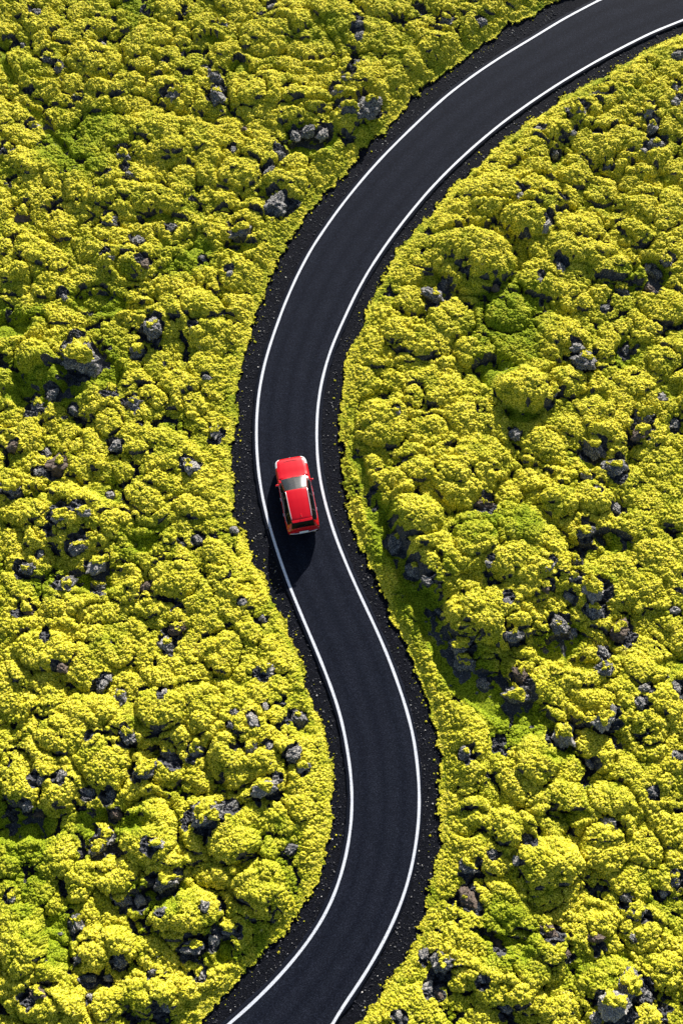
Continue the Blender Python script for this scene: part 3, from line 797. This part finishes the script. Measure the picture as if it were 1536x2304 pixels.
# ------------------------------------------------------------------ the car
M_RED = mat_plain('red_paint', (.50, .0006, .007), .35, 0, .6, .25)
M_TRIM = mat_plain('black_trim', (.012, .012, .014), .5)
M_RUB = mat_plain('tyre_rubber', (.018, .018, .018), .85)
M_CHR = mat_plain('bright_metal', (.72, .72, .74), .22, 1)
M_SILV = mat_plain('silver_paint', (.62, .60, .62), .3, .35, .5)
M_RIM = mat_plain('wheel_alloy', (.55, .56, .58), .35, .8)
M_HEAD = mat_plain('headlight_lens', (.85, .86, .88), .12, 0, 1)
M_TAIL = mat_plain('taillight_lens', (.45, .005, .008), .12, 0, 1)
M_PLATE = mat_plain('plate_white', (.75, .77, .82), .4)
M_BLUE = mat_plain('plate_blue', (.03, .07, .35), .4)
M_INT = mat_plain('cabin_grey', (.16, .165, .175), .8)
M_SEAT = mat_plain('seat_fabric', (.16, .165, .17), .9)


def mat_glass():
    m, N, L, P = new_mat('car_glass')
    out = N['Material Output']
    tr = N.new('ShaderNodeBsdfTransparent'); tr.inputs[0].default_value = (.42, .50, .50, 1)
    gl = N.new('ShaderNodeBsdfGlossy'); gl.inputs['Roughness'].default_value = .30
    fr = N.new('ShaderNodeFresnel'); fr.inputs[0].default_value = 1.9
    mx = N.new('ShaderNodeMixShader')
    L.new(fr.outputs[0], mx.inputs[0]); L.new(tr.outputs[0], mx.inputs[1]); L.new(gl.outputs[0], mx.inputs[2])
    L.new(mx.outputs[0], out.inputs[0])
    N.remove(P)
    return m


M_GLASS = mat_glass()
M_DGLASS = mat_plain('tinted_glass', (.004, .005, .006), .05, 0, 0, .18)

#  y, half width, sill z, belt x, belt z, rail x, rail z, centre z
STN = [
 (2.20, .60, .34, .52, .60, .44, .62, .63),
 (2.17, .70, .26, .64, .66, .54, .69, .71),
 (2.08, .80, .22, .73, .74, .62, .78, .80),
 (1.90, .87, .22, .79, .82, .68, .86, .885),
 (1.50, .905, .22, .82, .90, .71, .935, .965),
 (1.15, .91, .22, .825, .94, .72, .98, 1.015),
 (.92, .91, .22, .83, .97, .73, 1.02, 1.06),
 (.84, .91, .22, .83, .985, .735, .99, 1.11),
 (.45, .91, .22, .84, 1.0, .69, 1.17, 1.32),
 (.06, .91, .22, .845, 1.01, .635, 1.385, 1.515),
 (-.10, .91, .22, .845, 1.015, .615, 1.52, 1.58),
 (-.60, .91, .22, .845, 1.03, .605, 1.55, 1.615),
 (-1.10, .91, .22, .84, 1.05, .595, 1.53, 1.60),
 (-1.55, .905, .22, .825, 1.08, .58, 1.48, 1.55),
 (-1.76, .895, .23, .80, 1.08, .56, 1.42, 1.50),
 (-1.93, .885, .24, .785, 1.04, .60, 1.24, 1.31),
 (-2.09, .87, .25, .765, .98, .64, 1.02, 1.07),
 (-2.17, .84, .28, .74, .86, .64, .88, .92),
 (-2.21, .78, .34, .70, .66, .60, .67, .70),
]


def crom(a, t):
    """Catmull-Rom (centripetal-ish) along axis 0 at parameters t"""
    n = len(a)
    i = np.clip(np.floor(t).astype(int), 0, n - 2); f = (t - i)[:, None, None]
    p0, p1, p2, p3 = a[np.maximum(i - 1, 0)], a[i], a[i + 1], a[np.minimum(i + 2, n - 1)]
    q = lambda s: s
    k = .38
    m1, m2 = (p2 - p0) * k, (p3 - p1) * k
    h = f * f * (3 - 2 * f)
    return p1 * (2 * f ** 3 - 3 * f ** 2 + 1) + p2 * h + m1 * (f ** 3 - 2 * f ** 2 + f) + m2 * (f ** 3 - f ** 2)


ctrl = []
for (yy, W, sz_, bx, bz, rx, rz, cz) in STN:
    ctrl.append([(W * .55, yy, sz_ + .0), (W * .93, yy, sz_ + .02), (W * .985, yy, sz_ + (bz - sz_) * .28), (W, yy, sz_ + (bz - sz_) * .60), (W * .985, yy, sz_ + (bz - sz_) * .86),
                 (bx, yy, bz), ((bx + rx) / 2 + .022, yy, (bz + rz) / 2), (rx, yy, rz), (rx * .90, yy, rz + (cz - rz) * .38), (rx * .5, yy, rz + (cz - rz) * .86), (0, yy, cz)])
ctrl = np.array(ctrl)                                             # S,11,3
SU, SV = 6, 5
tu = np.linspace(0, len(STN) - 1, (len(STN) - 1) * SU + 1)
tv = np.linspace(0, 10, 10 * SV + 1)
G = crom(ctrl, tu)                                                # along the length
G = np.transpose(crom(np.transpose(G, (1, 0, 2)), tv), (1, 0, 2))  # around the section
G[:, -1, 0] = 0
left = G.copy(); left[..., 0] *= -1
full = np.concatenate([G, left[:, -2::-1]], 1)                    # right sill .. centre .. left sill
tvf = np.r_[tv, tv[-2::-1]]
nu, nv_ = full.shape[:2]
ii = np.arange(nu * nv_).reshape(nu, nv_)
CF = np.stack([ii[:-1, :-1], ii[:-1, 1:], ii[1:, 1:], ii[1:, :-1]], -1)
fc = (full[:-1, :-1] + full[:-1, 1:] + full[1:, 1:] + full[1:, :-1]) / 4
fu = ((tu[:-1] + tu[1:]) / 2)[:, None] * np.ones((1, nv_ - 1))
fv = ((tvf[:-1] + tvf[1:]) / 2)[None, :] * np.ones((nu - 1, 1))
cy_, cz_ = fc[..., 1], fc[..., 2]
wind = (fu > 7.05) & (fu < 9.75) & (fv > 7.0)
wind = (fu > 7.0) & (fu < 9.7) & (fv > 7.2)
rear = (fu > 14.35) & (fu < 16.0) & (fv > 6.9)
side = (fu > 7.9) & (fu < 14.3) & (fv > 5.2) & (fv < 6.8)
side &= ~((np.abs(cy_ + .38) < .045) | (np.abs(cy_ + 1.32) < .05))
pillar = (fu > 7.5) & (fu < 14.5) & (fv > 5.0) & (fv < 7.0) & ~side
arch = np.zeros_like(wind)
for wy in (1.36, -1.32):
    arch |= (np.hypot(cy_ - wy, cz_ - .34) < .39) & (fv < 4.8)
hl = (fu > 1.2) & (fu < 3.6) & (fv > 3.9) & (fv < 5.9 + (fu < 2.2) * 1.0)
tl = (fu > 15.9) & (fu < 17.3) & (fv > 3.6) & (fv < 6.3)
lowtrim = ((fv < 1.9) | ((fu > 17.2) & (cz_ < .62)) | ((fu < 1.0) & (cz_ < .5))) & ~arch
body_sel = ~(wind | rear | side | pillar | arch | hl | tl | lowtrim)

hm = unproj(667.0, 1110, .8)
HEAD = math.radians(11.2)
car = empty('parked_car'.replace('parked_', ''), (hm[0], hm[1], .035), HEAD)
car.scale = (.975, .975, .975)
tag(car, 'red five-door hatchback driving up the middle of the black road', 'car')
Vc = full.reshape(-1, 3)


def part(name, sel, mat, smooth=True, push=0.0):
    va, fa, ua = sub_mesh(Vc, CF.reshape(-1, 4), sel.reshape(-1))
    if push:
        c = np.array([0, -.3, .6]); d = va - c; d /= np.linalg.norm(d, axis=1)[:, None]
        va = va + d * push
    return np_mesh(name, va, fa, mat, parent=car, smooth=smooth)


body = part('body', body_sel, M_RED)
part('trim', lowtrim | pillar, M_TRIM)
part('windscreen', wind, M_GLASS)
part('rear_window', rear, M_DGLASS)
half = np.zeros_like(wind); half[:, :nv_ // 2] = True
part('side_window', side & half, M_DGLASS)
part('side_window', side & ~half, M_DGLASS)
part('headlight', hl & half, M_HEAD, push=.006); part('headlight', hl & ~half, M_HEAD, push=.006)
part('taillight', tl & half, M_TAIL, push=.006); part('taillight', tl & ~half, M_TAIL, push=.006)


def box(cx, cy, cz, sx, sy, sz, rx=0.0, rz=0.0, bev=.25):
    """rounded box as vertices and quads"""
    n = 5
    g = np.array([-1, -1 + bev, 0, 1 - bev, 1])
    Vb, Fb = [], []
    for ax in range(3):
        for s in (-1, 1):
            a, b = [(1, 2), (2, 0), (0, 1)][ax]
            base = len(Vb)
            for i in range(n):
                for j in range(n):
                    p = np.zeros(3); p[ax] = s; p[a] = g[i]; p[b] = g[j]
                    inner = np.clip(p, -(1 - bev), 1 - bev); d = p - inner
                    L_ = np.linalg.norm(d)
                    if L_ > 0: p = inner + d / L_ * bev
                    Vb.append(p)
            for i in range(n - 1):
                for j in range(n - 1):
                    q = [base + i * n + j, base + (i + 1) * n + j, base + (i + 1) * n + j + 1, base + i * n + j + 1]
                    Fb.append(q if s > 0 else q[::-1])
    Vb = np.array(Vb) * np.array([sx, sy, sz]) / 2
    c, s = math.cos(rx), math.sin(rx)
    Vb = Vb @ np.array([[1, 0, 0], [0, c, -s], [0, s, c]]).T
    c, s = math.cos(rz), math.sin(rz)
    Vb = Vb @ np.array([[c, -s, 0], [s, c, 0], [0, 0, 1]]).T
    return Vb + np.array([cx, cy, cz]), np.array(Fb)


def join(parts):
    Vs_, Fs_, o = [], [], 0
    for v, f in parts:
        Vs_.append(v); Fs_.append(f + o); o += len(v)
    return np.vstack(Vs_), np.vstack(Fs_)


def bpart(name, parts, mat, parent=None, smooth=True):
    v, f = join(parts)
    return np_mesh(name, v, f, mat, parent=parent or car, smooth=smooth)


def tube(pts, r, n=8):
    P = np.array(pts, dtype=float); T = np.gradient(P, axis=0); T /= np.linalg.norm(T, axis=1)[:, None]
    up = np.array([0, 0, 1.0]); out = []
    for p, t in zip(P, T):
        a = np.cross(t, up); a /= max(np.linalg.norm(a), 1e-6); b = np.cross(a, t)
        out.append([p + r * (math.cos(q) * a + math.sin(q) * b) for q in np.linspace(0, 2 * math.pi, n, endpoint=False)])
    out = np.array(out).reshape(-1, 3); m = len(P)
    F_ = [(i * n + j, i * n + (j + 1) % n, (i + 1) * n + (j + 1) % n, (i + 1) * n + j) for i in range(m - 1) for j in range(n)]
    return out, np.array(F_)


def lathe(profile, cx, cy, cz, n=28):
    """profile (x offset, radius) around the x axis"""
    out = []
    for (xo, rr) in profile:
        out += [(cx + xo, cy + rr * math.cos(q), cz + rr * math.sin(q)) for q in np.linspace(0, 2 * math.pi, n, endpoint=False)]
    m = len(profile)
    F_ = [(i * n + j, i * n + (j + 1) % n, (i + 1) * n + (j + 1) % n, (i + 1) * n + j) for i in range(m - 1) for j in range(n)]
    return np.array(out), np.array(F_)


for sx in (-1, 1):
    for wy in (1.36, -1.32):
        x0 = sx * .78
        wv, wf = lathe([(sx * .10, .20), (sx * .115, .27), (sx * .11, .31), (sx * .07, .335), (-sx * .07, .335), (-sx * .11, .31), (-sx * .11, .2)], x0, wy, .335 - .0)
        wh = np_mesh('wheel', wv, wf, M_RUB, parent=car, smooth=True)
        spokes = [lathe([(sx * .105, .205), (sx * .09, .19), (sx * .03, .185)], x0, wy, .335)]
        for k in range(5):
            a = k * 2 * math.pi / 5
            v, f = box(0, 0, 0, .03, .045, .17)
            v = v + np.array([0, 0, .105])
            c, s = math.cos(a), math.sin(a)
            v = v @ np.array([[1, 0, 0], [0, c, -s], [0, s, c]]).T + np.array([x0 + sx * .085, wy, .335])
            spokes.append((v, f))
        spokes.append(lathe([(sx * .10, .001), (sx * .10, .04), (sx * .05, .045)], x0, wy, .335))
        v, f = join(spokes)
        np_mesh('rim', v, f, M_RIM, parent=wh, smooth=True)
# wheel housings and floor: dark, behind the arches
bpart('underbody', [box(0, 0, .42, 1.36, 4.0, .36)], M_TRIM)
# cabin seen through the windscreen
bpart('dashboard', [box(0, .62, .93, 1.40, .42, .14, -.12), box(-.36, .40, .97, .42, .16, .12)], M_INT)
for sx in (-1, 1):
    bpart('front_seat', [box(sx * .36, -.10, .62, .50, .52, .18), box(sx * .36, -.38, .92, .48, .16, .62, -.25), box(sx * .36, -.48, 1.27, .26, .10, .18, -.2)], M_SEAT)
bpart('rear_seat', [box(0, -1.0, .62, 1.25, .5, .18), box(0, -1.28, .90, 1.22, .16, .56, -.2)], M_SEAT)
th = np.linspace(0, 2 * math.pi, 25)
bpart('steering_wheel', [tube([(-.36 + .18 * math.cos(q), .26 + .07 * math.sin(q), .98 + .165 * math.sin(q)) for q in th], .014), box(-.36, .28, .97, .30, .03, .05)], M_TRIM)
# mirrors
for sx in (-1, 1):
    mr = bpart('door_mirror', [box(sx * .975, .56, 1.02, .15, .10, .12, 0, sx * -.15, .45), box(sx * .88, .60, .985, .12, .05, .035)], M_RED)
    bpart('mirror_glass', [box(sx * .978, .507, 1.02, .11, .012, .085, 0, sx * -.15)], M_CHR, parent=mr)
# roof rails
for sx in (-1, 1):
    pr = []
    for yy in np.linspace(-.02, -1.68, 12):
        t = np.interp(-yy, [-s[0] for s in STN], [s[6] for s in STN]); xr = np.interp(-yy, [-s[0] for s in STN], [s[5] for s in STN])
        pr.append((sx * (xr * .955), yy, t + .045 - .03 * (abs(yy + .85) > .78)))
    bpart('roof_rail', [tube(pr, .019)], M_SILV)
    bpart('rail_channel', [tube([(p[0] - sx * .035, p[1], p[2] - .038) for p in pr], .016)], M_TRIM)
    # belt line strip in bright metal and window surround
    pb = []
    for yy in np.linspace(.55, -1.72, 16):
        xb = np.interp(-yy, [-s[0] for s in STN], [s[3] for s in STN]); zb = np.interp(-yy, [-s[0] for s in STN], [s[4] for s in STN])
        pb.append((sx * (xb + .012), yy, zb + .004))
    bpart('belt_strip', [tube(pb, .010)], M_CHR)
    for yy in (-.20, -1.12):
        bpart('door_handle', [box(sx * .915, yy, .84, .03, .17, .03)], M_CHR)
# hood shut line, ridge, wipers, antenna, rear wiper, spoiler lip
bpart('bonnet_seam', [tube([(x, 1.93 - .16 * abs(x / .66) ** 2.2, np.interp(abs(x), [0, .35, .62, .7], [.890, .880, .862, .845]) + .004) for x in np.linspace(-.66, .66, 19)], .007)], M_TRIM)
for sx in (-1, 1):
    bpart('bonnet_seam', [tube([(sx * x, yy, z + .006) for (yy, x, z) in ((1.78, .70, .858), (1.5, .745, .915), (1.15, .755, .965), (.92, .765, 1.0))], .006)], M_TRIM)
    bpart('wiper', [tube([(sx * .08 - .12, .90, 1.075), (sx * .08 + .2, .80, 1.13), (sx * .08 + .42, .76, 1.12)], .008)], M_TRIM)
bpart('antenna', [tube([(0, -1.52, 1.555), (0, -1.60, 1.60), (0, -1.70, 1.655)], .010), box(0, -1.52, 1.56, .05, .10, .03)], M_RED)
bpart('spoiler', [box(0, -1.84, 1.478, 1.10, .14, .035, .12)], M_RED)
# rear bumper with bright strip, plate, front grille and plate
bp = [(.80 * math.sin(a), -2.06 - .17 * math.cos(a) ** .6, .60) for a in np.linspace(-1.45, 1.45, 17)]
rb = bpart('rear_bumper', [tube(bp, .05)], M_TRIM)
bpart('bumper_strip', [tube([(x, y - .035, .66) for x, y, z in bp], .030)], M_SILV, parent=rb)
pl = bpart('number_plate', [box(0, -2.262, .80, .50, .012, .11, -.45)], M_PLATE)
bpart('plate_band', [box(0, -2.272, .775, .42, .008, .035, -.45)], M_BLUE, parent=pl)
bpart('grille', [box(0, 2.19, .55, .86, .05, .16), box(0, 2.19, .36, .9, .05, .10)], M_TRIM)
bpart('badge', [box(0, 2.19, .66, .11, .03, .05)], M_CHR)
for sx in (-1, 1):
    bpart('fog_light', [box(sx * .58, 2.14, .42, .12, .05, .08)], M_HEAD)
bpart('rear_wiper', [tube([(0, -2.08, 1.10), (.14, -2.02, 1.19), (.30, -2.0, 1.20)], .009)], M_TRIM)
